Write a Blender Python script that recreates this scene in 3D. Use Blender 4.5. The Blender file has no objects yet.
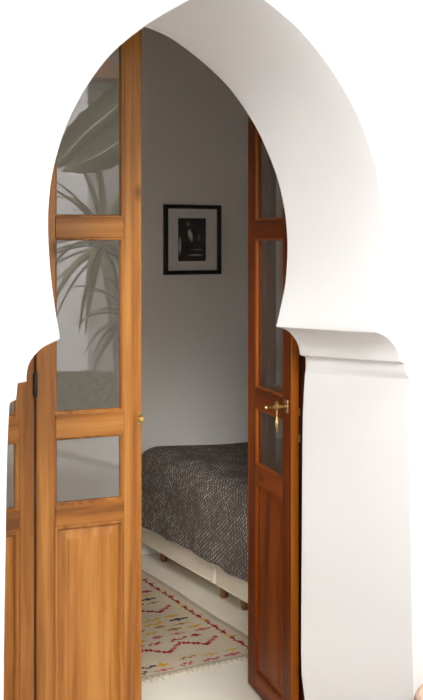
import bpy, bmesh, math, random
from mathutils import Vector, Matrix

random.seed(7)
SC = bpy.context.scene
COL = SC.collection
PI = math.pi

# ------------------------------------------------------------------ camera
F = 1080.0                      # focal length in pixels (image 423 x 700)
YAW = math.atan2(586, 1080)
CX, CY, CH = 211.5, 243.0, 1.605
SN, CS = math.sin(YAW), math.cos(YAW)
cam_d = bpy.data.cameras.new('camera')
cam = bpy.data.objects.new('camera', cam_d)
COL.objects.link(cam)
cam.location = (0, 0, CH)
cam.rotation_euler = (PI / 2, 0, -YAW)
cam_d.sensor_width = 36
cam_d.sensor_fit = 'AUTO'
cam_d.lens = F / 700 * 36
cam_d.shift_y = -(350 - CY) / 700
cam_d.clip_start = 0.05
SC.camera = cam


def ray(px, py):
    """direction in the world of a photograph pixel"""
    a, b = (px - CX) / F, (CY - py) / F
    return Vector((a * CS + SN, -a * SN + CS, b))


def at(px, py, Y):
    d = ray(px, py)
    return Vector((0, 0, CH)) + d * (Y / d.y)


LP0, LP1 = Vector((1.07, 3.06, 0)), Vector((1.40, 3.03, 0))   # foot of the closed inner leaf


def mirrored(px, py, Y):
    """place in the courtyard that the closed leaf's glass mirrors at a photograph pixel"""
    t = (LP1 - LP0).normalized()
    n = Vector((t.y, -t.x, 0))
    d = ray(px, py)
    o = Vector((0, 0, CH))
    k = (LP0 - o).dot(n) / d.dot(n)
    h = o + d * k
    r = d - 2 * d.dot(n) * n
    return h + r * ((Y - h.y) / r.y)


# ------------------------------------------------------------------ materials
def new_mat(name):
    m = bpy.data.materials.new(name)
    m.use_nodes = True
    nt = m.node_tree
    nt.nodes.clear()
    out = nt.nodes.new('ShaderNodeOutputMaterial')
    b = nt.nodes.new('ShaderNodeBsdfPrincipled')
    nt.links.new(b.outputs[0], out.inputs[0])
    return m, nt, b, out


def N(nt, t, **kw):
    n = nt.nodes.new(t)
    for k, v in kw.items():
        setattr(n, k, v)
    return n


def coords(nt, scale=(1, 1, 1), kind='Object', rnd=False):
    tc = N(nt, 'ShaderNodeTexCoord')
    mp = N(nt, 'ShaderNodeMapping')
    mp.inputs['Scale'].default_value = scale
    nt.links.new(tc.outputs[kind], mp.inputs['Vector'])
    if rnd:
        oi = N(nt, 'ShaderNodeObjectInfo')
        mu = N(nt, 'ShaderNodeMath', operation='MULTIPLY')
        mu.inputs[1].default_value = 37.0
        nt.links.new(oi.outputs['Random'], mu.inputs[0])
        nt.links.new(mu.outputs[0], mp.inputs['Location'])
    return mp.outputs[0]


def ramp(nt, fac, stops):
    r = N(nt, 'ShaderNodeValToRGB')
    el = r.color_ramp.elements
    while len(el) < len(stops):
        el.new(0.5)
    for e, (p, c) in zip(el, stops):
        e.position = p
        e.color = (*c, 1)
    nt.links.new(fac, r.inputs[0])
    return r.outputs[0]


def noise(nt, vec, scale, detail=4, rough=0.5, dist=0.0):
    n = N(nt, 'ShaderNodeTexNoise')
    n.inputs['Scale'].default_value = scale
    n.inputs['Detail'].default_value = detail
    n.inputs['Roughness'].default_value = rough
    n.inputs['Distortion'].default_value = dist
    nt.links.new(vec, n.inputs['Vector'])
    return n.outputs['Fac']


def bump(nt, b, h, strength, dist):
    bp = N(nt, 'ShaderNodeBump')
    bp.inputs['Strength'].default_value = strength
    bp.inputs['Distance'].default_value = dist
    nt.links.new(h, bp.inputs['Height'])
    nt.links.new(bp.outputs[0], b.inputs['Normal'])


def plaster(name, c0, c1, rough=0.85, bs=0.25):
    m, nt, b, _ = new_mat(name)
    v = coords(nt)
    n = noise(nt, v, 2.2, 6, 0.55)
    nt.links.new(ramp(nt, n, [(0.3, c0), (0.7, c1)]), b.inputs['Base Color'])
    b.inputs['Roughness'].default_value = rough
    b.inputs['Specular IOR Level'].default_value = 0.25
    n2 = noise(nt, v, 9.0, 8, 0.6)
    bump(nt, b, n2, bs, 0.006)
    return m


def plain(name, c, rough=0.5, metal=0.0, var=0.12, scale=30, spec=0.5):
    m, nt, b, _ = new_mat(name)
    v = coords(nt)
    n = noise(nt, v, scale, 4)
    lo = tuple(x * (1 - var) for x in c)
    hi = tuple(min(1, x * (1 + var)) for x in c)
    nt.links.new(ramp(nt, n, [(0.3, lo), (0.7, hi)]), b.inputs['Base Color'])
    b.inputs['Roughness'].default_value = rough
    b.inputs['Metallic'].default_value = metal
    b.inputs['Specular IOR Level'].default_value = spec
    return m


def wood(name, dark, mid, light, grain='z', rough=0.38, knots=True, spec=0.4):
    m, nt, b, _ = new_mat(name)
    ax = {'z': (1, 1, 0.05), 'x': (0.05, 1, 1)}[grain]
    v = coords(nt, ax, rnd=True)
    big = noise(nt, v, 12, 3, 0.5, 0.8)
    fine = noise(nt, v, 70, 5, 0.6, 0.4)
    mix = N(nt, 'ShaderNodeMath', operation='MULTIPLY_ADD')
    nt.links.new(fine, mix.inputs[0])
    mix.inputs[1].default_value = 0.4
    sub = N(nt, 'ShaderNodeMath', operation='MULTIPLY_ADD')
    nt.links.new(big, sub.inputs[0])
    sub.inputs[1].default_value = 0.9
    sub.inputs[2].default_value = -0.14
    nt.links.new(sub.outputs[0], mix.inputs[2])
    col = ramp(nt, mix.outputs[0], [(0.34, dark), (0.5, mid), (0.66, light)])
    if knots:
        kx = {'z': (1, 1, 0.55), 'x': (0.55, 1, 1)}[grain]
        kv = coords(nt, kx, rnd=True)
        vo = N(nt, 'ShaderNodeTexVoronoi')
        vo.inputs['Scale'].default_value = 5.0
        nt.links.new(kv, vo.inputs['Vector'])
        kf = ramp(nt, vo.outputs['Distance'], [(0.035, (1, 1, 1)), (0.10, (0, 0, 0))])
        mx = N(nt, 'ShaderNodeMix', data_type='RGBA')
        ms = N(nt, 'ShaderNodeMath', operation='MULTIPLY')
        ms.inputs[1].default_value = 0.75
        nt.links.new(kf, ms.inputs[0])
        nt.links.new(ms.outputs[0], mx.inputs['Factor'])
        nt.links.new(col, mx.inputs[6])
        mx.inputs[7].default_value = (*[c * 0.42 for c in dark], 1)
        col = mx.outputs[2]
    nt.links.new(col, b.inputs['Base Color'])
    b.inputs['Roughness'].default_value = rough
    b.inputs['Specular IOR Level'].default_value = spec
    bump(nt, b, fine, 0.12, 0.002)
    return m


def glass(name, f0=0.095, tint=(0.95, 0.95, 0.945)):
    """window glass: clear, with the mirror of its surface growing at a slant"""
    m = bpy.data.materials.new(name)
    m.use_nodes = True
    nt = m.node_tree
    nt.nodes.clear()
    out = N(nt, 'ShaderNodeOutputMaterial')
    tr = N(nt, 'ShaderNodeBsdfTransparent')
    tr.inputs[0].default_value = (*tint, 1)
    gl = N(nt, 'ShaderNodeBsdfAnisotropic')
    gl.inputs['Roughness'].default_value = 0.0
    geo = N(nt, 'ShaderNodeNewGeometry')
    dt = N(nt, 'ShaderNodeVectorMath', operation='DOT_PRODUCT')
    nt.links.new(geo.outputs['Normal'], dt.inputs[0])
    nt.links.new(geo.outputs['Incoming'], dt.inputs[1])
    ab = N(nt, 'ShaderNodeMath', operation='ABSOLUTE')
    nt.links.new(dt.outputs['Value'], ab.inputs[0])
    om = N(nt, 'ShaderNodeMath', operation='SUBTRACT')
    om.inputs[0].default_value = 1.0
    nt.links.new(ab.outputs[0], om.inputs[1])
    pw = N(nt, 'ShaderNodeMath', operation='POWER')
    nt.links.new(om.outputs[0], pw.inputs[0])
    pw.inputs[1].default_value = 5.0
    ma = N(nt, 'ShaderNodeMath', operation='MULTIPLY_ADD')
    nt.links.new(pw.outputs[0], ma.inputs[0])
    ma.inputs[1].default_value = 1 - f0
    ma.inputs[2].default_value = f0
    mx = N(nt, 'ShaderNodeMixShader')
    nt.links.new(ma.outputs[0], mx.inputs[0])
    nt.links.new(tr.outputs[0], mx.inputs[1])
    nt.links.new(gl.outputs[0], mx.inputs[2])
    nt.links.new(mx.outputs[0], out.inputs[0])
    return m


M = {}
M['facade'] = plaster('white_lime_plaster', (0.745, 0.742, 0.74), (0.77, 0.767, 0.765), 0.9, 0.10)
M['room'] = plaster('room_wall_paint', (0.79, 0.762, 0.725), (0.82, 0.793, 0.757), 0.9, 0.10)
M['floor'] = plaster('polished_cream_floor', (0.83, 0.76, 0.62), (0.90, 0.85, 0.73), 0.42, 0.05)
M['yard'] = plaster('courtyard_paving', (0.56, 0.53, 0.495), (0.63, 0.60, 0.565), 0.7, 0.2)
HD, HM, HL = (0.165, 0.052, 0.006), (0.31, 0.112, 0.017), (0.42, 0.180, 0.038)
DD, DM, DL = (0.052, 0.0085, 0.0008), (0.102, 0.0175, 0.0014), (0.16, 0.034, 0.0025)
M['pine_z'] = wood('honey_pine_upright', HD, HM, HL, 'z', 0.27, spec=0.5)
M['pine_x'] = wood('honey_pine_crosswise', HD, HM, HL, 'x', 0.27, spec=0.5)
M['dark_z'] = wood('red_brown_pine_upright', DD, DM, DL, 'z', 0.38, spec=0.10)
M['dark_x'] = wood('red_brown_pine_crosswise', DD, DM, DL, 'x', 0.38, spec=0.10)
M['lit_edge_z'] = wood('painted_daylight_edge', (0.17, 0.040, 0.003), (0.27, 0.068, 0.005), (0.35, 0.105, 0.010), 'z', 0.38, spec=0.2)  # lighter than the leaf: outdoor light painted into its outward edge
M['lit_bead_z'] = wood('painted_daylight_bead', (0.12, 0.024, 0.002), (0.20, 0.044, 0.003), (0.27, 0.07, 0.006), 'z', 0.38, spec=0.2)  # mid tone, with outdoor light on the glazing beads painted in
M['ceiling'] = wood('brown_ceiling_boards', (0.12, 0.05, 0.018), (0.18, 0.08, 0.03), (0.24, 0.12, 0.05), 'x', .6)
M['glass'] = glass('window_glass')
M['brass'] = plain('brass', (0.58, 0.40, 0.15), 0.28, 1.0, 0.35, 90)
M['iron'] = plain('dark_iron', (0.045, 0.035, 0.03), 0.5, 0.7, 0.3, 80)
M['black'] = plain('black_lacquer', (0.012, 0.011, 0.010), 0.35, 0.0, 0.2)
M['mat'] = plain('mount_card', (0.88, 0.85, 0.80), 0.9, 0, 0.02)
M['divan'] = plain('cream_ticking', (0.66, 0.59, 0.47), 0.9, 0, 0.05, 60)
M['foot'] = plain('beech_foot', (0.20, 0.09, 0.035), 0.5, 0, 0.2, 40)
M['castor'] = plain('dark_castor', (0.05, 0.04, 0.035), 0.5)
M['clay'] = plain('pale_clay', (0.66, 0.47, 0.36), 0.85, 0, 0.12, 14)
M['soil'] = plain('soil', (0.06, 0.045, 0.03), 1.0, 0, 0.4, 50)
M['banana'] = plain('banana_leaf_green', (0.035, 0.045, 0.008), 0.6, 0, 0.25, 6)
M['banana_pale'] = plain('pale_midrib', (0.40, 0.42, 0.22), 0.5)
M['yucca'] = plain('sword_leaf_green', (0.20, 0.22, 0.13), 0.5, 0, 0.3, 8)
M['bark'] = plain('ringed_bark', (0.30, 0.23, 0.17), 0.9, 0, 0.35, 25)
M['hedge'] = plain('hedge_green', (0.12, 0.14, 0.07), 0.8, 0, 0.4, 12)
M['shutter'] = plain('grey_shutter', (0.36, 0.35, 0.335), 0.6, 0, 0.12, 10)
M['cloth'] = plain('white_cloth', (0.86, 0.84, 0.82), 0.9, 0, 0.03, 10)


def bedspread_mat():
    m, nt, b, _ = new_mat('brown_woven_cotton')
    uv = N(nt, 'ShaderNodeUVMap')
    mp = N(nt, 'ShaderNodeMapping')
    mp.inputs['Scale'].default_value = (1, 1, 1)
    nt.links.new(uv.outputs[0], mp.inputs[0])
    # short light stitches in ribs that run down the cloth
    br = N(nt, 'ShaderNodeTexBrick')
    br.offset = 0.5
    br.inputs['Scale'].default_value = 1.0
    br.inputs['Brick Width'].default_value = 0.019
    br.inputs['Row Height'].default_value = 0.012
    br.inputs['Mortar Size'].default_value = 0.0036
    br.inputs['Mortar Smooth'].default_value = 0.3
    br.inputs['Color1'].default_value = (1, 1, 1, 1)
    br.inputs['Color2'].default_value = (0.35, 0.35, 0.35, 1)
    br.inputs['Mortar'].default_value = (0, 0, 0, 1)
    nt.links.new(mp.outputs[0], br.inputs['Vector'])
    n1 = noise(nt, mp.outputs[0], 150, 3, 0.6)
    n2 = noise(nt, mp.outputs[0], 7, 3, 0.5)
    mul = N(nt, 'ShaderNodeMath', operation='MULTIPLY')
    nt.links.new(br.outputs['Color'], mul.inputs[0])
    nt.links.new(ramp(nt, n1, [(0.36, (0.15, 0.15, 0.15)), (0.56, (1, 1, 1))]), mul.inputs[1])
    mul2 = N(nt, 'ShaderNodeMath', operation='MULTIPLY')
    nt.links.new(mul.outputs[0], mul2.inputs[0])
    nt.links.new(ramp(nt, n2, [(0.35, (0.55,) * 3), (0.65, (1, 1, 1))]), mul2.inputs[1])
    nt.links.new(ramp(nt, mul2.outputs[0], [(0.0, (0.075, 0.060, 0.050)), (0.35, (0.22, 0.19, 0.165)), (1.0, (0.72, 0.67, 0.62))]), b.inputs['Base Color'])
    b.inputs['Roughness'].default_value = 0.95
    b.inputs['Specular IOR Level'].default_value = 0.1
    bump(nt, b, br.outputs['Fac'], -0.35, 0.004)
    return m


M['spread'] = bedspread_mat()


def print_mat():
    """the dark black-and-white photograph in the frame: soft pale shapes on black"""
    m, nt, b, _ = new_mat('monochrome_print')
    v = coords(nt, (1, 1, 1), 'Generated')
    n = noise(nt, v, 5, 5, 0.6)
    base = ramp(nt, n, [(0.35, (0.003, 0.003, 0.003)), (0.75, (0.06, 0.058, 0.055))])
    prev = base
    for (cx, cz, rx, rz, amt, tilt) in [(0.44, 0.60, 0.12, 0.22, 0.50, 0.30), (0.06, 0.36, 0.09, 0.32, 0.40, 0.0),
                                        (0.62, 0.14, 0.42, 0.035, 0.45, 0.0), (0.70, 0.27, 0.32, 0.025, 0.35, 0.0),
                                        (0.36, 0.86, 0.07, 0.07, 0.35, 0.0), (0.75, 0.55, 0.10, 0.12, 0.15, 0.0)]:
        sp = N(nt, 'ShaderNodeSeparateXYZ')
        nt.links.new(v, sp.inputs[0])

        def ma(op, a, bb):
            q = N(nt, 'ShaderNodeMath', operation=op)
            for i, s in enumerate((a, bb)):
                if isinstance(s, (int, float)):
                    q.inputs[i].default_value = s
                else:
                    nt.links.new(s, q.inputs[i])
            return q.outputs[0]
        dx = ma('SUBTRACT', sp.outputs[0], cx)
        dz = ma('SUBTRACT', sp.outputs[2], cz)
        dx = ma('ADD', dx, ma('MULTIPLY', dz, tilt))
        d = ma('ADD', ma('POWER', ma('DIVIDE', ma('ABSOLUTE', dx, 0), rx), 2.0), ma('POWER', ma('DIVIDE', ma('ABSOLUTE', dz, 0), rz), 2.0))
        d = ma('ADD', d, ma('MULTIPLY', n, 0.8))
        f = ramp(nt, d, [(0.5, (amt * 2,) * 3), (1.3, (0, 0, 0))])
        mx = N(nt, 'ShaderNodeMix', data_type='RGBA')
        nt.links.new(f, mx.inputs['Factor'])
        nt.links.new(prev, mx.inputs[6])
        mx.inputs[7].default_value = (0.66, 0.63, 0.60, 1)
        prev = mx.outputs[2]
    nt.links.new(prev, b.inputs['Base Color'])
    b.inputs['Roughness'].default_value = 0.4
    return m


M['print'] = print_mat()
M['picture_glass'] = glass('picture_glass', 0.04, (0.98, 0.98, 0.98))


# ------------------------------------------------------------------ helpers
def obj(name, bm, mats, parent=None, smooth=None, label=None):
    me = bpy.data.meshes.new(name)
    bmesh.ops.recalc_face_normals(bm, faces=bm.faces)
    bm.to_mesh(me)
    bm.free()
    for mm in (mats if isinstance(mats, (list, tuple)) else [mats]):
        me.materials.append(mm)
    if smooth is not None:
        for p in me.polygons:
            p.use_smooth = True
        me.set_sharp_from_angle(angle=math.radians(smooth))
    o = bpy.data.objects.new(name, me)
    COL.objects.link(o)
    if parent:
        o.parent = parent
    if label:
        o['label'] = label
    return o


def tag(o, label=None, cat=None, group=None, kind=None):
    if label:
        o['label'] = label
    if cat:
        o['category'] = cat
    if group:
        o['group'] = group
    if kind:
        o['kind'] = kind
    return o


def thing(name, label, cat, loc=(0, 0, 0), rz=0.0, group=None, kind=None):
    o = bpy.data.objects.new(name, None)
    COL.objects.link(o)
    o.location = loc
    o.rotation_euler = (0, 0, rz)
    o.empty_display_size = 0.1
    return tag(o, label, cat, group, kind)


def box(bm, x0, x1, y0, y1, z0, z1, bev=0.0, seg=2):
    r = bmesh.ops.create_cube(bm, size=1.0)
    vs = r['verts']
    for v in vs:
        v.co = Vector((x0 + (v.co.x + .5) * (x1 - x0), y0 + (v.co.y + .5) * (y1 - y0), z0 + (v.co.z + .5) * (z1 - z0)))
    if bev > 0:
        es = list({e for v in vs for e in v.link_edges})
        bmesh.ops.bevel(bm, geom=es, offset=bev, segments=seg, profile=0.5, affect='EDGES')
    return bm


def boxbm(*a, **k):
    return box(bmesh.new(), *a, **k)


def lathe(bm, prof, n=24, origin=(0, 0, 0), axis='z'):
    """profile of (radius, height) turned about an axis through origin"""
    O = Vector(origin)
    rings = []
    for r, h in prof:
        ring = []
        for i in range(n):
            a = 2 * PI * i / n
            p = Vector((r * math.cos(a), r * math.sin(a), h))
            if axis == 'y':
                p = Vector((p.x, p.z, p.y))
            elif axis == 'x':
                p = Vector((p.z, p.x, p.y))
            ring.append(bm.verts.new(O + p))
        rings.append(ring)
    for a, b in zip(rings, rings[1:]):
        for i in range(n):
            bm.faces.new((a[i], a[(i + 1) % n], b[(i + 1) % n], b[i]))
    bm.faces.new(rings[0])
    bm.faces.new(list(reversed(rings[-1])))
    return bm


def tube(bm, pts, rad, n=10):
    pts = [Vector(p) for p in pts]
    rings = []
    for i, p in enumerate(pts):
        d = (pts[min(i + 1, len(pts) - 1)] - pts[max(i - 1, 0)]).normalized()
        u = d.cross(Vector((0.13, 0.31, 1)) if abs(d.z) < .9 else Vector((1, 0.2, 0))).normalized()
        w = d.cross(u)
        r = rad[i] if isinstance(rad, (list, tuple)) else rad
        rings.append([bm.verts.new(p + (u * math.cos(2 * PI * k / n) + w * math.sin(2 * PI * k / n)) * r) for k in range(n)])
    for a, b in zip(rings, rings[1:]):
        for i in range(n):
            bm.faces.new((a[i], a[(i + 1) % n], b[(i + 1) % n], b[i]))
    bm.faces.new(rings[0])
    bm.faces.new(list(reversed(rings[-1])))
    return bm


def crom(pts, n):
    """n points spread evenly along a smooth curve through pts"""
    P = [Vector(p) for p in pts]
    P = [P[0] * 2 - P[1]] + P + [P[-1] * 2 - P[-2]]
    dense = []
    for i in range(1, len(P) - 2):
        p0, p1, p2, p3 = P[i - 1], P[i], P[i + 1], P[i + 2]
        for k in range(24):
            t = k / 24
            dense.append(.5 * ((2 * p1) + (p2 - p0) * t + (2 * p0 - 5 * p1 + 4 * p2 - p3) * t * t + (3 * p1 - p0 - 3 * p2 + p3) * t ** 3))
    dense.append(P[-2])
    L = [0.0]
    for a, b in zip(dense, dense[1:]):
        L.append(L[-1] + (b - a).length)
    out, j = [], 0
    for i in range(n):
        s = L[-1] * i / (n - 1)
        while j < len(L) - 2 and L[j + 1] < s:
            j += 1
        d = L[j + 1] - L[j]
        out.append(dense[j].lerp(dense[j + 1], 0 if d < 1e-9 else (s - L[j]) / d))
    return out


# ------------------------------------------------------------------ the arched outer wall
YF, YB = 2.455, 2.855           # outer and inner face of the arched wall


def trace(px, Y):
    return [at(x, y, Y) for x, y in px]


def floor_pt(p):
    return Vector((p.x, p.y, 0))


# right side, from the floor upward
FR = {
    'jamb': [(414, 820), (413, 690), (411, 560), (410, 440), (409.7, 381)],
    'step': [(409.5, 379), (406.6, 375.5), (405.6, 372), (404.8, 364.5), (399.8, 362)],
    'cove': [(399.5, 361), (398.2, 354), (395, 347), (388, 339), (380, 334.6), (374.5, 333)],
    'arch': [(374.0, 331), (378, 308), (382.6, 270), (384.3, 232), (382, 200), (375, 165), (362, 126), (345, 92), (325, 61), (300, 31), (280, 13), (264, 0.5), (246, -10), (230, -17)],
}
BR = {
    'jamb': [(308, 790), (303, 700), (300, 678), (299.3, 640), (300, 520), (300.8, 420), (303, 374)],
    'step': [(303.4, 372), (303.8, 368.5), (304, 365), (303.8, 356.5), (298.5, 355)],
    'cove': [(298, 354), (296.5, 346), (293.2, 339), (287, 331.5), (280, 328), (274.5, 326.5)],
    'arch': [(274.8, 325), (279, 306), (283.6, 282), (285.6, 250), (284.5, 226), (282, 206), (275, 177), (263, 146), (249, 119), (227, 88), (200, 62), (173, 41.5), (157, 33), (140, 26.5), (122, 22)],
}
FL = {
    'jamb': [(3.5, 820), (5, 690), (6.5, 580), (8, 480), (9.5, 430), (10.8, 406)],
    'step': [(11, 403.5), (17.3, 400.5), (17.9, 396), (18.8, 384), (27.4, 382.4)],
    'cove': [(27.8, 381), (28.6, 371), (32, 361), (42, 349.5), (54, 343), (61, 340)],
    'arch': [(61.5, 338), (56, 305), (51.6, 268), (49.6, 232), (50.2, 203), (54.5, 170), (65, 133), (78, 104), (95, 76), (115, 51.5), (140, 30.5), (162, 16), (190, 0.5), (210, -9.5), (230, -17)],
}
NS = {'jamb': 20, 'step': 5, 'cove': 12, 'arch': 64}


def chain(D, Y):
    out = []
    for k in ('jamb', 'step', 'cove', 'arch'):
        p = trace(D[k], Y)
        if k == 'jamb':
            p[0] = floor_pt(p[0])
        out += (p if k == 'step' else crom(p, NS[k]))
    return out


front_r, back_r, front_l = chain(FR, YF), chain(BR, YB), chain(FL, YF)
apx = front_r[-1].copy()
front_l[-1] = apx.copy()
bc = back_r[-1].x                                   # the inner arch is symmetric about its own apex
back_l = [Vector((2 * bc - p.x, p.y, p.z)) for p in back_r]
front = front_r + list(reversed(front_l[:-1]))
back = back_r + list(reversed(back_l[:-1]))


def offset(ring, e, Y, flip):
    out = []
    for i, p in enumerate(ring):
        a, b = ring[max(i - 1, 0)], ring[min(i + 1, len(ring) - 1)]
        t = Vector((b.x - a.x, 0, b.z - a.z))
        t = t.normalized() if t.length > 1e-9 else Vector((0, 0, 1))
        n = Vector((t.z, 0, -t.x)) * flip           # away from the opening
        q = p + n * e
        if i in (0, len(ring) - 1):
            q.z = 0
        out.append(Vector((q.x, Y, q.z)))
    return out


WX0, WX1, WZ = -3.2, 5.6, 3.7
bm = bmesh.new()
e = 0.010
rings = [offset(front, e, YF, 1), offset(front, e * .3, YF + e * .3, 1), offset(front, 0, YF + e, 1),
         offset(back, 0, YB - .012, 1), offset(back, .004, YB - .004, 1), offset(back, .012, YB, 1)]
# gentle hand-made waviness of the passage
mid = []
for k in (0.25, 0.5, 0.75):
    mid.append([a.lerp(b, k) for a, b in zip(rings[2], rings[3])])
rings = rings[:3] + mid + rings[3:]
VR = [[bm.verts.new(p) for p in r] for r in rings]
for a, b in zip(VR, VR[1:]):
    for i in range(len(a) - 1):
        bm.faces.new((a[i], b[i], b[i + 1], a[i + 1]))


def skin(ring, Y):
    """flat face of the wall around the opening, in level courses out to its two ends"""
    half = max(range(len(ring)), key=lambda i: ring[i].co.z)
    for i in range(1, half):
        ring[i].co.z = max(ring[i].co.z, ring[i - 1].co.z + 2e-5)
    for i in range(len(ring) - 2, half, -1):
        ring[i].co.z = max(ring[i].co.z, ring[i + 1].co.z + 2e-5)
    ends = []
    for part, X in ((ring[:half + 1], WX1), (ring[half:], WX0)):
        far = [bm.verts.new((X, Y, q.co.z)) for q in part]
        for i in range(len(part) - 1):
            bm.faces.new((part[i], part[i + 1], far[i + 1], far[i]))
        ends.append(far)
    tr, tl = bm.verts.new((WX1, Y, WZ)), bm.verts.new((WX0, Y, WZ))
    bm.faces.new((ring[half], ends[1][0], tl, tr, ends[0][-1]))
    return ends[0][0], tr, tl, ends[1][-1]


sf, sb = skin(VR[0], YF), skin(VR[-1], YB)
for i in range(3):
    bm.faces.new((sf[i], sf[i + 1], sb[i + 1], sb[i]))
wall = obj('wall_front', bm, M['facade'], smooth=32)
tag(wall, 'thick white plastered wall pierced by a horseshoe arch', 'wall', kind='structure')

# ------------------------------------------------------------------ room shell
RX0, RX1, RY1, RZ = -0.25, 4.30, 5.05, 2.85
DX0, DX1, DZ, YI = 0.66, 2.06, 2.62, 3.10           # the wider door recess behind the arch


def struct(name, bm, m, label, cat='wall'):
    return tag(obj(name, bm, m), label, cat, kind='structure')


bm = bmesh.new()
box(bm, RX0 - .2, DX0, YB + .002, YI, 0, RZ + .1)
box(bm, DX1, RX1 + .2, YB + .002, YI, 0, RZ + .1)
box(bm, DX0, DX1, YB + .002, YI, DZ, RZ + .1)
struct('wall_entry', bm, M['room'], 'inner wall lining around the folding doors')
struct('wall_back', boxbm(RX0 - .2, RX1 + .2, RY1, RY1 + .2, 0, RZ + .1), M['room'], 'plain pale grey back wall behind the bed and picture')
VY0, VY1, VZ0, VZ1 = 3.16, 3.96, 0.60, 2.10           # unseen window, added to brighten the bedroom from the side
bm = bmesh.new()
box(bm, RX0 - .2, RX0, YI, VY0, 0, RZ + .1)
box(bm, RX0 - .2, RX0, VY1, RY1, 0, RZ + .1)
box(bm, RX0 - .2, RX0, VY0, VY1, 0, VZ0)
box(bm, RX0 - .2, RX0, VY0, VY1, VZ1, RZ + .1)
struct('wall_left', bm, M['room'], 'plain side wall of the bedroom with an added, unseen window')
win = thing('added_window_1', 'unseen window added in the side wall to brighten the bedroom', 'window', (RX0 - .1, VY0, VZ0), 0, kind='structure')
bm = bmesh.new()
wy, wz = VY1 - VY0, VZ1 - VZ0
for q in ((0, .05, 0, wz), (wy - .05, wy, 0, wz), (wy / 2 - .025, wy / 2 + .025, 0, wz), (0, wy, 0, .05), (0, wy, wz - .05, wz)):
    box(bm, -.025, .025, *q)
obj('frame', bm, M['pine_z'], win)
for q in (.05, wy / 2 + .025):
    obj('glass_pane', boxbm(-.003, .003, q, q + wy / 2 - .075, .05, wz - .05), M['glass'], win)
struct('wall_right', boxbm(RX1, RX1 + .2, YI, RY1, 0, RZ + .1), M['room'], 'plain side wall of the bedroom at the bed head')
struct('ceiling', boxbm(RX0 - .2, RX1 + .2, YB + .002, RY1 + .2, RZ + .1, RZ + .25), M['ceiling'], 'dark wooden ceiling of the bedroom', 'ceiling')
struct('floor', boxbm(RX0 - .2, RX1 + .2, YF + .2, RY1 + .2, -.1, 0), M['floor'], 'polished cream floor of the bedroom and threshold', 'floor')

# courtyard outside, behind and beside the camera
struct('floor_courtyard', boxbm(-3.4, 5.8, -3.6, YF + .2, -.1, 0), M['yard'], 'pale paved courtyard floor outside the arch', 'floor')
OY = -3.2
ox0 = mirrored(89, 300, OY).x
bm = bmesh.new()
OW = 1.3
box(bm, -3.4, ox0, OY - .3, OY, 0, 3.0)
box(bm, ox0 + OW, 5.8, OY - .3, OY, 0, 3.0)
struct('wall_courtyard', bm, M['facade'], 'white courtyard wall opposite the arch, mirrored in the door glass')
ez = mirrored(95, 77, OY).z
struct('roof_courtyard', boxbm(-3.4, 5.8, OY - .3, OY + .03, ez, 3.7), M['ceiling'], 'dark timber eave over the opposite courtyard wall', 'roof')
struct('door_5', boxbm(ox0, ox0 + OW, OY - .28, OY - .22, 0, 3.0), M['shutter'], 'tall grey shuttered doorway across the courtyard, mirrored in the door glass', 'door')
struct('wall_side', boxbm(-3.4, -3.2, OY, YF, 0, 4.8), M['facade'], 'white side wall of the courtyard')
struct('wall_far', boxbm(5.6, 5.8, OY, YF + .4, 0, 3.6), M['facade'], 'white side wall of the courtyard beyond the arch')


# ------------------------------------------------------------------ the folding doors
def fielded_panel(x0, x1, z0, z1, t):
    """raised and fielded panel, both faces"""
    bm = bmesh.new()
    for s in (-1, 1):
        prof = [(0, .006), (.010, .007), (.040, .013), (.043, .016), (.050, .016)]
        rr = []
        for ins, h in prof:
            rr.append([bm.verts.new((a, s * h, b)) for a, b in ((x0 + ins, z0 + ins), (x1 - ins, z0 + ins), (x1 - ins, z1 - ins), (x0 + ins, z1 - ins))])
        for a, b in zip(rr, rr[1:]):
            for i in range(4):
                bm.faces.new((a[i], a[(i + 1) % 4], b[(i + 1) % 4], b[i]))
        bm.faces.new(rr[-1])
        if s == -1:
            first = rr[0]
        else:
            for i in range(4):
                bm.faces.new((first[i], first[(i + 1) % 4], rr[0][(i + 1) % 4], rr[0][i]))
    return bm


def bead_ring(x0, x1, z0, z1, prof):
    """moulding mitred round a rectangle; prof lists (inset, depth) on both faces"""
    bm = bmesh.new()
    for s in (-1, 1):
        rr = []
        for ins, h in prof:
            rr.append([bm.verts.new((a, s * h, b)) for a, b in ((x0 + ins, z0 + ins), (x1 - ins, z0 + ins), (x1 - ins, z1 - ins), (x0 + ins, z1 - ins))])
        rr.append(rr[0])
        for a, b in zip(rr, rr[1:]):
            for i in range(4):
                bm.faces.new((a[i], a[(i + 1) % 4], b[(i + 1) % 4], b[i]))
    return bm


TH = 0.040
RAILS = [(0.012, 0.075), (0.757, 0.818), (1.020, 1.092), (1.620, 1.684), (2.36, 2.45)]


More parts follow.
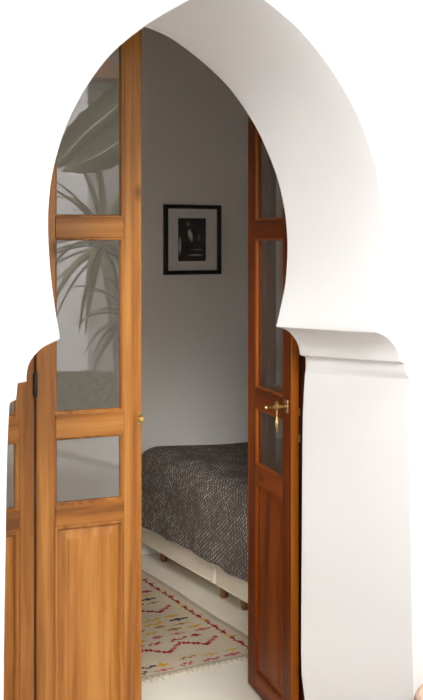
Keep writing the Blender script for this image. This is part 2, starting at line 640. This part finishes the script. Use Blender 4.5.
def door_leaf(name, W, loc, rz, mz, mx, label, st=0.062, mb=None):
    """glazed leaf: local x along its width from loc, y through it (front face at y=0), z up"""
    root = thing(name, label, 'door', loc, rz, kind='structure')
    h = TH / 2
    shift = lambda o: setattr(o, 'location', (0, h, 0)) or o
    H = RAILS[-1][1]
    for a in (0, W - st):
        shift(obj('stile', boxbm(a, a + st, -h, h, RAILS[0][0], H, bev=.004), mz, root))
    for a, b in RAILS:
        shift(obj('rail', boxbm(st, W - st, -h, h, a, b, bev=.003), mx, root))
    for k, (lo, hi) in enumerate(zip(RAILS, RAILS[1:])):
        x0, x1, z0, z1 = st, W - st, lo[1], hi[0]
        if k == 0:
            shift(obj('panel', fielded_panel(x0, x1, z0, z1, TH), mz, root))
            shift(obj('panel_moulding', bead_ring(x0, x1, z0, z1, [(0, .0185), (.005, .0195), (.011, .015), (.014, .006), (0, .006)]), mz, root, smooth=50))
        else:
            g = shift(obj('glass_pane', boxbm(x0 + .002, x1 - .002, -.002, .002, z0 + .002, z1 - .002), M['glass'], root, label='clear glass pane'))
            shift(obj('glazing_bead', bead_ring(x0, x1, z0, z1, [(0, .0165), (.004, .016), (.007, .009), (.0075, .0026), (0, .0026)]), mb or mz, root, smooth=50))
    return root


def hinge(root, x, z, L=.062):
    bm = bmesh.new()
    lathe(bm, [(.001, -L / 2 - .010), (.004, -L / 2 - .006), (.006, -L / 2), (.006, L / 2), (.004, L / 2 + .006), (.001, L / 2 + .010)], 14, (x, -.004, z))
    box(bm, x - .007, x + .007, -.003, .003, z - L / 2, z + L / 2)
    return obj('hinge', bm, M['iron'], root, smooth=40, label='dark iron hinge')


# closed leaves on the near side
v = LP1 - LP0
door1 = door_leaf('door_1', v.length, LP0, math.atan2(v.y, v.x), M['pine_z'], M['pine_x'],
                  'honey pine glazed door leaf standing closed, brass latch on its edge', .058)
for z in (.20, 1.185, 2.1):
    hinge(door1, -.004, z)
bm = bmesh.new()
W1 = v.length
box(bm, W1 - .013, W1 - .001, -.0015, .0005, 1.045, 1.083, bev=.0005)
latch = obj('latch_plate', bm, M['brass'], door1, label='small brass latch plate')
bm = bmesh.new()
lathe(bm, [(.004, 0), (.004, .010), (.009, .014), (.011, .020), (.008, .026), (.002, .028)], 18, (W1 - .009, 0, 0), axis='y')
for q in bm.verts:
    q.co = Vector((q.co.x, -q.co.y, q.co.z + 1.066))
obj('knob', bm, M['brass'], latch, smooth=40)

p0 = Vector((0.725, 3.045, 0))
p1 = LP0 - v.normalized() * .006
v2 = p1 - p0
door2 = door_leaf('door_2', v2.length, p0, math.atan2(v2.y, v2.x), M['pine_z'], M['pine_x'],
                  'honey pine glazed door leaf at the jamb, hinged to the closed leaf and mostly behind the wall', .047)
for z in (.20, 1.185, 2.1):
    hinge(door2, 0.0, z)

# the far pair, folded back into the room: the leaf towards the opening
N0, N1 = Vector((1.905, 2.970, 0)), Vector((1.980, 3.375, 0))
v3 = N1 - N0
L3 = v3.length
# local x runs from the far hinge edge to the near free edge, so that the face at y=0 looks towards the opening
a3 = math.atan2(v3.y, v3.x)
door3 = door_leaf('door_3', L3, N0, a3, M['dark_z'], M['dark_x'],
                  'red-brown panelled door leaf folded open into the room, with brass handle', .075, M['lit_bead_z'])
# geometry of this leaf lies on the +y side of its local axis; turn it to the other side
T3 = .028
for c in door3.children:
    c.location.y = -T3 / 2
    c.scale.y = T3 / TH
obj('painted_lit_edge', boxbm(-.004, .0, -T3 + .001, -.001, RAILS[0][0], RAILS[-1][1], bev=.0015), M['lit_edge_z'], door3, label='strip on the meeting edge, daylight painted in amber')  # strip added to carry the painted daylight on the free edge
# handle on its face towards the opening (local +y)
hz = 1.068
bm = bmesh.new()
box(bm, .016, .042, .0, .005, hz - .021, hz + .022, bev=.002)
handle = obj('handle_plate', bm, M['brass'], door3, label='brass handle plate')
bm = bmesh.new()
lathe(bm, [(.0115, .004), (.0115, .008), (.006, .011), (.0055, .020), (.009, .023), (.009, .027), (.0055, .030), (.005, .040), (.008, .043), (.008, .047),
           (.0048, .050), (.0045, .064), (.0075, .068), (.0085, .073), (.0065, .079), (.002, .081)], 18, (.029, 0, hz), axis='y')
obj('handle', bm, M['brass'], handle, smooth=40)
bm = bmesh.new()
for k in range(20):
    pass
lathe(bm, [(.0015, -.004), (.0025, -.016), (.0035, -.022), (.0022, -.028), (.004, -.038), (.0072, -.050), (.0078, -.057), (.005, -.066), (.0025, -.073), (.004, -.078), (.0015, -.085)], 16, (.029, .036, hz))
lathe(bm, [(.006, .004), (.006, .012), (.008, .015), (.005, .020), (.001, .022)], 14, (.029, .036, hz))
obj('pendant', bm, M['brass'], handle, smooth=40, label='brass drop hanging from the handle')
for z in (1.052, .965):
    bm = boxbm(.004, .0075, -T3 - .008, -T3 + .002, z - .012, z + .012, bev=.001)
    obj('bolt_plate', bm, M['brass'], door3, label='small brass bolt plate on the door edge')
# the leaf behind it, hinged to the jamb
Q0, Q1 = Vector((1.968, 3.000, 0)), Vector((2.040, 3.395, 0))
v4 = Q1 - Q0
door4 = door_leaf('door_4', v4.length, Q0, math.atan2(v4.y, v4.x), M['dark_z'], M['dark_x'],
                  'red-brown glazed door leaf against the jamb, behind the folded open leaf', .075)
for c in door4.children:
    c.location.y = -TH / 2
for z in (.20, 1.185, 2.1):
    bm = bmesh.new()
    lathe(bm, [(.001, -.05), (.006, -.042), (.006, .042), (.001, .05)], 12, (L3 - .002, -T3 - .008, z))
    obj('hinge', bm, M['iron'], door3, smooth=40, label='dark iron hinge')

# ------------------------------------------------------------------ bed
BX0, BX1, BY0, BYM, BY1 = 2.285, 4.22, 3.36, 4.182, 4.99
bed = thing('bed', 'low twin divan bed with cream bases against the back wall', 'bed', (2.285, 4.18, 0))
off = Vector((-2.285, -4.18, 0))


def bedpart(name, bm, m, parent=bed, **k):
    for q in bm.verts:
        q.co += off
    return obj(name, bm, m, parent, **k)


for a, b in ((BY0, BYM - .003), (BYM + .003, BY1)):
    base = bedpart('divan_base', boxbm(BX0, BX1, a, b, .094, .305, bev=.012, seg=3), M['divan'], smooth=40)
    bedpart('mattress', boxbm(BX0 - .01, BX1, a - .001, b + .001, .306, .515, bev=.05, seg=4), M['divan'], smooth=40)
    bm = bmesh.new()
    for z in (.298, .104):
        tube(bm, [(BX0 - .001, a + .012, z), (BX0 - .001, b - .012, z)], .004, 8)
    bedpart('piping', bm, M['divan'], base, smooth=40)
    for y in (a + .09, b - .09):
        for x in (BX0 + .10, BX1 - .10):
            bm = bmesh.new()
            lathe(bm, [(.014, 0), (.019, .010), (.022, .060), (.025, .093)], 20, (x, y, 0))
            bedpart('foot', bm, M['foot'], smooth=40)


# the bedspread: a cloth folded over the mattress edges
def drape(a, r, flat):
    """fold of cloth past an edge: (outward, down) after running a length a over a rounded edge of radius r"""
    if a <= 0:
        return a, 0.0
    arc = r * PI / 2
    if a < arc:
        t = a / r
        return r * math.sin(t), r * (1 - math.cos(t))
    return r, r + (a - arc)


bm = bmesh.new()
uvl = bm.loops.layers.uv.new('uv')
ZT, R1, R2 = .566, .10, .085
DROP = .352
amax = R1 * PI / 2 + DROP - R1
A = [-1.85 + 1.85 * (i / 26) for i in range(26)] + [amax * i / 40 for i in range(41)]
bend = R2 * PI / 2 + .10
B = [-bend + bend * i / 10 for i in range(10)] + [1.53 * i / 70 for i in range(71)] + [1.53 + bend * (i + 1) / 12 for i in range(12)]
ya0, yb0 = BY0 - .01 + R2 - .02, BY1 + .015 - R2
span = yb0 - ya0
rng = random.Random(3)
ph = [rng.uniform(0, 6.28) for _ in range(8)]
grid = []
for a in A:
    row = []
    for b in B:
        s = b * span / 1.53 if 0 <= b <= 1.53 else (b if b < 0 else span + b - 1.53)
        ox, dz = drape(a, R1, 0)
        if s < 0:
            oy, dz2 = drape(-s, R2, 0)
            y = ya0 - oy
        elif s > span:
            oy, dz2 = drape(s - span, R2, 0)
            y = yb0 + oy
        else:
            y, dz2 = ya0 + s, 0
        x = BX0 - .022 + R1 - ox
        fall = max(0.0, min(1.0, dz / DROP))
        fold = .008 * math.sin(s * 9 + ph[0]) + .006 * math.sin(s * 21 + ph[1]) + .003 * math.sin(s * 43 + ph[2])
        x -= fall ** 1.4 * (fold + .014)
        sag = max(0.0, min(1.0, (x - BX0 - .05) / .5))
        z = ZT - .024 * sag * sag * (3 - 2 * sag) - dz - dz2 * (1 if fall < .3 else .55)
        z += .006 * math.sin(3.1 * a + ph[3]) * math.sin(5 * s + ph[4]) * (1 - fall) * (1 if dz2 == 0 else 0)
        z += fall * (.0035 * math.sin(s * 9 + ph[5]) + .002 * math.sin(s * 31))
        row.append((bm.verts.new((x, y, z)), (a, b)))
    grid.append(row)
for r0, r1 in zip(grid, grid[1:]):
    for i in range(len(B) - 1):
        q = (r0[i], r0[i + 1], r1[i + 1], r1[i])
        f = bm.faces.new([w[0] for w in q])
        for lp, w in zip(f.loops, q):
            lp[uvl].uv = w[1]
hem_pts = [w[0].co.copy() for w in grid[-1]]
spread = obj('bedspread', bm, M['spread'], smooth=80)
so = spread.modifiers.new('thickness', 'SOLIDIFY')
so.thickness = .010
so.offset = 1.0
tag(spread, 'dark brown speckled woven bedspread draped over the bed', 'bedspread')
bm = bmesh.new()
tube(bm, [p + Vector((-.003, 0, -.002)) for p in hem_pts[8:-6]], .0055, 6)
hem = obj('hem', bm, plain('pale_hem', (0.50, 0.46, 0.42), .95, 0, .3, 120), spread, smooth=60, label='pale fringed hem')

# ------------------------------------------------------------------ kilim
CE = 0.008
KX1, KY0 = 2.225, 3.600
NXc, NYc = 162, 178                     # cells across and along
PAL = [(0.60, 0.50, 0.36), (0.33, 0.035, 0.035), (0.62, 0.34, 0.045), (0.07, 0.06, 0.075), (0.48, 0.13, 0.13), (0.47, 0.40, 0.31), (0.40, 0.17, 0.04)]


def weave(name, c):
    m, nt, b, _ = new_mat(name)
    v = coords(nt)
    n = noise(nt, v, 160, 3)
    n2 = noise(nt, v, 6, 3)
    add = N(nt, 'ShaderNodeMath', operation='MULTIPLY_ADD')
    nt.links.new(n2, add.inputs[0])
    add.inputs[1].default_value = .6
    nt.links.new(n, add.inputs[2])
    nt.links.new(ramp(nt, add.outputs[0], [(0.5, tuple(x * .82 for x in c)), (1.1, tuple(min(1, x * 1.12) for x in c))]), b.inputs['Base Color'])
    b.inputs['Roughness'].default_value = .95
    b.inputs['Specular IOR Level'].default_value = .1
    wv = N(nt, 'ShaderNodeTexWave')
    wv.bands_direction = 'Y'
    wv.inputs['Scale'].default_value = 60
    nt.links.new(v, wv.inputs['Vector'])
    bump(nt, b, wv.outputs['Fac'], .3, .002)
    return m


cell = [[0] * NYc for _ in range(NXc)]
rk = random.Random(11)
UW, VL = NXc * CE, NYc * CE


def tri(t):
    t = t % 1.0
    return 2 * t if t < .5 else 2 - 2 * t


def zig(u):
    """stepped zigzag across the rug"""
    k = tri((u - .02) / .17) * .07
    return round(k / .012) * .012


motifs = []                              # (u, v, half width, half height, colour, kind)
zig_rows = [.175, .60, 1.02]
v = .045
row = 0
while v < VL - .05:
    if min(abs(v - z - .035) for z in zig_rows) > .075:
        u = .125 + rk.uniform(0, .06)
        main = (4, 2, 1, 3, 2, 1)[row % 6]
        while u < UW - .12:
            hw = rk.uniform(.026, .044)
            motifs.append((u, v + rk.uniform(-.006, .006), hw, rk.uniform(.012, .018), main if rk.random() < .65 else rk.choice((1, 2, 3, 4, 6)), rk.randint(0, 2)))
            u += hw * 2 + rk.uniform(.015, .05)
    v += .050
    row += 1
for i in range(NXc):
    for j in range(NYc):
        u, v = (i + .5) * CE, (j + .5) * CE
        c = 0
        if u < .022 or u > UW - .022 or v < .022:
            c = 5
        uu = min(u, UW - u)
        line = .066 + .010 * tri(v / .07) - .005
        if v > .03 and abs(uu - line) < .0062:
            c = 2 if (v / .21) % 1 < .2 else 1
        if v > .03 and .020 > abs(uu - line) and ((v + (uu - line) * .5) / .07) % 1 < .10:
            c = 1
        if .115 < u < UW - .115:
            for z in zig_rows:
                if 0 <= v - z - zig(u) < .024:
                    c = 1 if (u / .17) % 1 < .7 else 4
        cell[i][j] = c
for (u, v, hw, hh, c, kind) in motifs:
    for i in range(int((u - hw) / CE), int((u + hw) / CE) + 1):
        for j in range(int((v - hh) / CE) - 1, int((v + hh) / CE) + 2):
            du, dv = ((i + .5) * CE - u) / hw, ((j + .5) * CE - v) / hh
            if not (0 <= i < NXc and 0 <= j < NYc):
                continue
            if kind == 0:
                on = abs(du) + abs(dv) < 1.0
            elif kind == 1:
                on = abs(dv - .5 * math.sin(du * 6)) < .5 and abs(du) < 1
            else:
                on = abs(du) < .22 and abs(dv) < 1 or abs(dv) < .42 and abs(du) < 1
            if on:
                cell[i][j] = c

rug = thing('kilim_rug', 'cream kilim rug with red zigzags and small coloured motifs beside the bed', 'rug', (KX1 - NXc * CE / 2, KY0, 0))
ro = Vector((KX1 - NXc * CE / 2, KY0, 0))
bm = bmesh.new()
TZ = .007
vg = {}


def rugz(i, j):
    return TZ + .0015 * math.sin(i * .2) * math.sin(j * .15)


def rv(i, j):
    if (i, j) not in vg:
        wob = .003 * math.sin(j * .06 + 1) + .001 * math.sin(j * .2)
        wob2 = .004 * math.sin(i * .07)
        vg[(i, j)] = bm.verts.new(Vector((KX1 - i * CE + wob, KY0 + j * CE + wob2, rugz(i, j))) - ro)
    return vg[(i, j)]


for i in range(NXc):
    for j in range(NYc):
        f = bm.faces.new((rv(i, j), rv(i + 1, j), rv(i + 1, j + 1), rv(i, j + 1)))
        f.material_index = cell[i][j]
edge = [e_ for e_ in bm.edges if len(e_.link_faces) == 1]
ex = bmesh.ops.extrude_edge_only(bm, edges=edge)
for q in ex['geom']:
    if isinstance(q, bmesh.types.BMVert):
        q.co.z = .0005
obj('woven_field', bm, [weave('kilim_wool', c) for c in PAL], rug)
fw_mat = weave('fringe_wool', (0.64, 0.57, 0.45))
for base, sg in ((KY0, -1), (KY0 + VL, 1)):
    bm = bmesh.new()
    for i in range(0, NXc, 3):
        x = KX1 - (i + .5) * CE
        ln = .024 + rk.uniform(-.006, .010)
        dx = rk.uniform(-.008, .008)
        yb = base + .004 * math.sin(i * .07)
        tube(bm, [Vector((x, yb - sg * .004, .0045)) - ro, Vector((x + dx * .3, yb + sg * ln * .3, .0048)) - ro, Vector((x + dx, yb + sg * ln, .003)) - ro], [.0046, .0040, .0028], 6)
    obj('fringe', bm, fw_mat, rug, smooth=60, label='short cream knotted fringe')

# ------------------------------------------------------------------ picture on the back wall
c0, c1 = at(164.6, 204.3, RY1 - .02), at(221.3, 274, RY1 - .02)
pw, phh = c1.x - c0.x, c0.z - c1.z
pc = Vector(((c0.x + c1.x) / 2, RY1, (c0.z + c1.z) / 2))
pic = thing('framed_photograph', 'black framed monochrome photograph with wide pale mount on the back wall', 'picture', pc)
bm = bmesh.new()
fw = .021
rr = []
for ins, y in ((0, -.001), (0, -.022), (.002, -.025), (fw - .003, -.025), (fw, -.021), (fw, -.008), (fw, -.001)):
    rr.append([bm.verts.new((a, y, b)) for a, b in ((-pw / 2 + ins, -phh / 2 + ins), (pw / 2 - ins, -phh / 2 + ins), (pw / 2 - ins, phh / 2 - ins), (-pw / 2 + ins, phh / 2 - ins))])
rr.append(rr[0])
for a, b in zip(rr, rr[1:]):
    for i in range(4):
        bm.faces.new((a[i], a[(i + 1) % 4], b[(i + 1) % 4], b[i]))
obj('frame', bm, M['black'], pic)
obj('mount', boxbm(-pw / 2 + fw, pw / 2 - fw, -.009, -.002, -phh / 2 + fw, phh / 2 - fw), M['mat'], pic, label='pale card mount')
q0, q1 = at(178.3, 218, RY1 - .012), at(206, 261, RY1 - .012)
obj('print', boxbm(q0.x - pc.x, q1.x - pc.x, -.0105, -.0092, q1.z - pc.z, q0.z - pc.z), M['print'], pic, label='dark monochrome photograph')
obj('glass_pane', boxbm(-pw / 2 + fw, pw / 2 - fw, -.0155, -.0135, -phh / 2 + fw, phh / 2 - fw), M['picture_glass'], pic, label='clear glass pane')

# ------------------------------------------------------------------ clay pot at the foot of the outer wall
tp = at(425, 685, YF - .2)
pot = thing('clay_pot', 'pale pinkish clay pot at the foot of the wall right of the arch', 'pot', (0, 0, 0))
pr = .17
d_edge = at(415.5, 690, YF - .2)
side = Vector((CS, -SN, 0))
pcen = Vector((d_edge.x, d_edge.y, 0)) + side * pr
pot.location = (pcen.x, pcen.y, 0)
zt = at(420, 684.5, pcen.y).z - .075
bm = bmesh.new()
prof = [(.10, 0), (.115, .02), (.145, zt * .45), (.158, zt * .80), (.158, zt - .055), (.168, zt - .048), (.172, zt - .02), (.166, zt - .003), (.157, zt), (.148, zt - .006), (.146, zt - .05)]
lathe(bm, prof, 48)
obj('body', bm, M['clay'], pot, smooth=45)
bm = bmesh.new()
lathe(bm, [(.1455, zt - .075), (.1455, zt - .045), (.02, zt - .042)], 32)
obj('soil', bm, M['soil'], pot)


# ------------------------------------------------------------------ courtyard plants, seen mirrored in the door glass
def broad_leaf(rib, half, facing, cup=.12, n=26):
    """a big blade along rib, half its width each side, turned to face a direction"""
    P = crom(rib, n)
    bm = bmesh.new()
    rows_ = []
    fd = Vector(facing).normalized()
    rg = random.Random(5)
    for i, p in enumerate(P):
        t = i / (n - 1)
        d = (P[min(i + 1, n - 1)] - P[max(i - 1, 0)]).normalized()
        s = d.cross(fd).normalized()
        up = s.cross(d).normalized()
        w = half * min(1, (t / .12) ** .6 if t > 0 else 0.02) * max(0.03, (1 - max(0, (t - .45) / .55) ** 2.2))
        row = []
        for k in range(-4, 5):
            u = k / 4
            fr = 1 + (.06 * math.sin(i * 2.1 + (1 if u > 0 else 4)) if abs(u) == 1 else 0)
            row.append(bm.verts.new(p + s * u * w * fr - up * (abs(u) ** 1.5) * w * cup * 2 + up * .006 * math.sin(i * 1.7) * abs(u)))
        rows_.append(row)
    for a, b in zip(rows_, rows_[1:]):
        for k in range(8):
            bm.faces.new((a[k], a[k + 1], b[k + 1], b[k]))
    return bm, P


PY = -0.55
ban = thing('banana_plant', 'broad-leaved banana plant in the courtyard, mirrored in the top door pane', 'plant')
gb = mirrored(190, 300, PY)
ban.location = (gb.x, gb.y, 0)
bo = Vector((gb.x, gb.y, 0))
crown = Vector((gb.x, gb.y, 2.02))
bm = bmesh.new()
tube(bm, [Vector((0, 0, 0)), Vector((.01, 0, .7)), Vector((-.01, .01, 1.4)), Vector((0, 0, 2.05))], [.075, .065, .055, .03], 16)
obj('stem', bm, M['bark'], ban, smooth=60)
leafs = [([(152, 72), (116, 108), (86, 134), (50, 172)], PY - .12, .125, M['banana']),
         ([(160, 122), (135, 130), (105, 152), (64, 171)], PY + .10, .115, M['banana']),
         ([(175, 110), (200, 60), (230, 40), (262, 80)], PY, .15, M['banana'])]
for pts, y, hw, mt in leafs:
    rib = [mirrored(a, b, y + .05 * k) for k, (a, b) in enumerate(pts)]
    bm, P = broad_leaf(rib, hw, (-.15, 1, .1))
    for q in bm.verts:
        q.co -= bo
    lf = obj('leaf', bm, mt, ban, smooth=60)
    md = lf.modifiers.new('thickness', 'SOLIDIFY')
    md.thickness = .003
    bm = bmesh.new()
    st_ = [crown, (crown + rib[0]) / 2 + Vector((0, 0, .04))] + [p for p in P]
    tube(bm, [p - bo + Vector((0, .006, 0)) for p in st_], [.016, .014] + [.010 - .007 * i / len(P) for i in range(len(P))], 8)
    obj('midrib', bm, M['banana_pale'], lf, smooth=60)


def sword_leaf(bm, base, tip_dir, L, droop, w=.016, n=12):
    pts = []
    d = Vector(tip_dir).normalized()
    p = Vector(base)
    for i in range(n):
        pts.append(p.copy())
        d = (d + Vector((0, 0, -droop / n))).normalized()
        p += d * (L / (n - 1))
    prev = None
    for i, p in enumerate(pts):
        t = i / (n - 1)
        dd = (pts[min(i + 1, n - 1)] - pts[max(i - 1, 0)]).normalized()
        s = dd.cross(Vector((0, 0, 1)))
        s = s.normalized() if s.length > 1e-4 else Vector((1, 0, 0))
        u = s.cross(dd)
        ww = w * (min(1, .5 + t * 4) * (1 - max(0, (t - .35) / .65) ** 1.6) + .04)
        tri = [bm.verts.new(p - s * ww + u * ww * .4), bm.verts.new(p - u * .002), bm.verts.new(p + s * ww + u * ww * .4), bm.verts.new(p + u * .003)]
        if prev:
            for k in range(4):
                bm.faces.new((prev[k], prev[(k + 1) % 4], tri[(k + 1) % 4], tri[k]))
        prev = tri


def sword_plant(name, label, head, foot, nl, L, seed, rad=.035):
    rt = thing(name, label, 'plant', (foot.x, foot.y, 0))
    o0 = Vector((foot.x, foot.y, 0))
    bm = bmesh.new()
    m1 = head.lerp(o0, .45) + Vector((.03, 0, 0))
    pts = crom([Vector((0, 0, 0)), m1 - o0, head - o0], 14)
    tube(bm, pts, [rad * (1.25 - .35 * i / 13) + (.003 if i % 2 else 0) for i in range(14)], 12)
    obj('trunk', bm, M['bark'], rt, smooth=60)
    bm = bmesh.new()
    rg = random.Random(seed)
    for k in range(nl):
        az = k * 2.39996
        el = 1.25 - 1.9 * (k / nl)
        d = (math.cos(az) * math.cos(el), math.sin(az) * math.cos(el), math.sin(el))
        sword_leaf(bm, head - o0 + Vector((0, 0, .05 - .10 * k / nl)), d, L * rg.uniform(.8, 1.1), rg.uniform(.8, 1.7), .021)
    obj('foliage', bm, M['yucca'], rt)
    return rt


YY = -0.15
hd = mirrored(106, 244, YY)
ftx = mirrored(128, 520, YY)
sword_plant('yucca', 'sword-leaved yucca on a bare trunk, mirrored in the middle door pane', hd, Vector((ftx.x + .02, ftx.y, 0)), 54, .74, 2)
hd2 = mirrored(128, 318, YY + 1.0)
ft2 = mirrored(135, 520, YY + 1.0)
sword_plant('dracaena', 'smaller sword-leaved plant below the yucca, mirrored in the middle door pane', hd2, Vector((ft2.x + .30, ft2.y, 0)), 26, .34, 9, .022)

# clipped hedge in front of the opposite wall
HY = OY + .35
ha, hb = mirrored(20, 395, HY), mirrored(170, 395, HY)
top = mirrored(90, 375, HY).z
hedge = thing('courtyard_hedge', 'low clipped green hedge before the opposite wall, mirrored in the door glass', 'hedge', ((ha.x + hb.x) / 2, HY, 0))
hl = hb.x - ha.x
bm = bmesh.new()
rg = random.Random(20)
for k in range(9000):
    x, z = rg.uniform(-hl / 2, hl / 2), rg.uniform(.03, 1)
    y = rg.choice((-1, 1)) * .16 * rg.uniform(.7, 1.05) if rg.random() < .75 else rg.uniform(-.16, .16)
    zz = top * (z if abs(y) > .1 else rg.uniform(.93, 1.03))
    p = Vector((x, y * (1.1 - .25 * zz / top), zz))
    u = Vector((rg.uniform(-1, 1), rg.uniform(-1, 1), rg.uniform(-1, 1))).normalized()
    w_ = u.cross(Vector((rg.uniform(-1, 1), rg.uniform(-1, 1), rg.uniform(-1, 1)))).normalized()
    l = .030
    bm.faces.new([bm.verts.new(p + u * l), bm.verts.new(p + w_ * l * .5), bm.verts.new(p - u * l), bm.verts.new(p - w_ * l * .5)])
obj('foliage', bm, M['hedge'], hedge)
for k in range(5):
    bm = bmesh.new()
    x = -hl / 2 + hl * (k + .5) / 5
    tube(bm, [Vector((x, 0, 0)), Vector((x + .01, 0, top * .3)), Vector((x, 0, top * .7))], [.02, .016, .01], 8)
    obj('stem', bm, M['bark'], hedge, smooth=60)

# ------------------------------------------------------------------ light: bright overcast sky over the courtyard
w = bpy.data.worlds.new('overcast_sky')
SC.world = w
w.use_nodes = True
nt = w.node_tree
nt.nodes.clear()
wo = N(nt, 'ShaderNodeOutputWorld')
bg = N(nt, 'ShaderNodeBackground')
tc = N(nt, 'ShaderNodeTexCoord')
sp = N(nt, 'ShaderNodeSeparateXYZ')
nt.links.new(tc.outputs['Generated'], sp.inputs[0])
# added glow in the low sky, feeding light through the unseen side window
ng = N(nt, 'ShaderNodeMath', operation='MULTIPLY')
ng.inputs[1].default_value = -1.0
nt.links.new(sp.outputs[0], ng.inputs[0])
gl = ramp(nt, ng.outputs[0], [(0.0, (0, 0, 0)), (0.5, (0.35, 0.35, 0.35)), (1.0, (1, 1, 1))])
low = ramp(nt, sp.outputs[2], [(0.0, (1, 1, 1)), (0.35, (0.75, 0.75, 0.75)), (0.62, (0, 0, 0))])
gm = N(nt, 'ShaderNodeMath', operation='MULTIPLY')
nt.links.new(gl, gm.inputs[0])
nt.links.new(low, gm.inputs[1])
gl = gm.outputs[0]
st = N(nt, 'ShaderNodeMath', operation='MULTIPLY_ADD')
nt.links.new(gl, st.inputs[0])
st.inputs[1].default_value = 19.0
st.inputs[2].default_value = 0.25
# added bright spot in the sky, aimed through the arch at the back wall
cl = N(nt, 'ShaderNodeVectorMath', operation='DOT_PRODUCT')
nt.links.new(tc.outputs['Generated'], cl.inputs[0])
cl.inputs[1].default_value = Vector((-0.40, -0.80, 0.49)).normalized()
cr = ramp(nt, cl.outputs['Value'], [(0.984, (0, 0, 0)), (0.9975, (1, 1, 1))])
ca = N(nt, 'ShaderNodeMath', operation='MULTIPLY_ADD')
nt.links.new(cr, ca.inputs[0])
ca.inputs[1].default_value = 27.0
nt.links.new(st.outputs[0], ca.inputs[2])
st = ca
# and a second, higher spot added to brighten the floor inside the arch
c2 = N(nt, 'ShaderNodeVectorMath', operation='DOT_PRODUCT')
nt.links.new(tc.outputs['Generated'], c2.inputs[0])
c2.inputs[1].default_value = Vector((0.02, -0.62, 0.77)).normalized()
cr2 = ramp(nt, c2.outputs['Value'], [(0.980, (0, 0, 0)), (0.997, (1, 1, 1))])
cb = N(nt, 'ShaderNodeMath', operation='MULTIPLY_ADD')
nt.links.new(cr2, cb.inputs[0])
cb.inputs[1].default_value = 16.0
nt.links.new(st.outputs[0], cb.inputs[2])
st = cb
# below the skyline the ground is much darker than the sky
up = N(nt, 'ShaderNodeMapRange')
up.inputs['From Min'].default_value = -0.02
up.inputs['From Max'].default_value = 0.02
up.inputs['To Min'].default_value = 0.12
up.inputs['To Max'].default_value = 1.0
nt.links.new(sp.outputs[2], up.inputs['Value'])
gd = N(nt, 'ShaderNodeMath', operation='MULTIPLY')
nt.links.new(st.outputs[0], gd.inputs[0])
nt.links.new(up.outputs[0], gd.inputs[1])
nt.links.new(gd.outputs[0], bg.inputs[1])
bg.inputs[0].default_value = (1.0, 0.995, 0.985, 1)
nt.links.new(bg.outputs[0], wo.inputs[0])

sd = bpy.data.lights.new('hazy_sun', 'SUN')
sd.energy = 4.8
sd.angle = math.radians(6)
sd.color = (1.0, 0.99, 0.985)
so_ = bpy.data.objects.new('hazy_sun', sd)
COL.objects.link(so_)
so_.rotation_euler = Vector((0.35, 0.75, 0.75)).to_track_quat('Z', 'Y').to_euler()

SC.view_settings.view_transform = 'Standard'
SC.view_settings.look = 'None'
SC.view_settings.gamma = 1.0
SC.view_settings.exposure = 0.5
SC.view_settings.use_curve_mapping = False
SC.cycles.max_bounces = 12
SC.cycles.diffuse_bounces = 8
SC.cycles.transparent_max_bounces = 24
SC.cycles.use_denoising = True
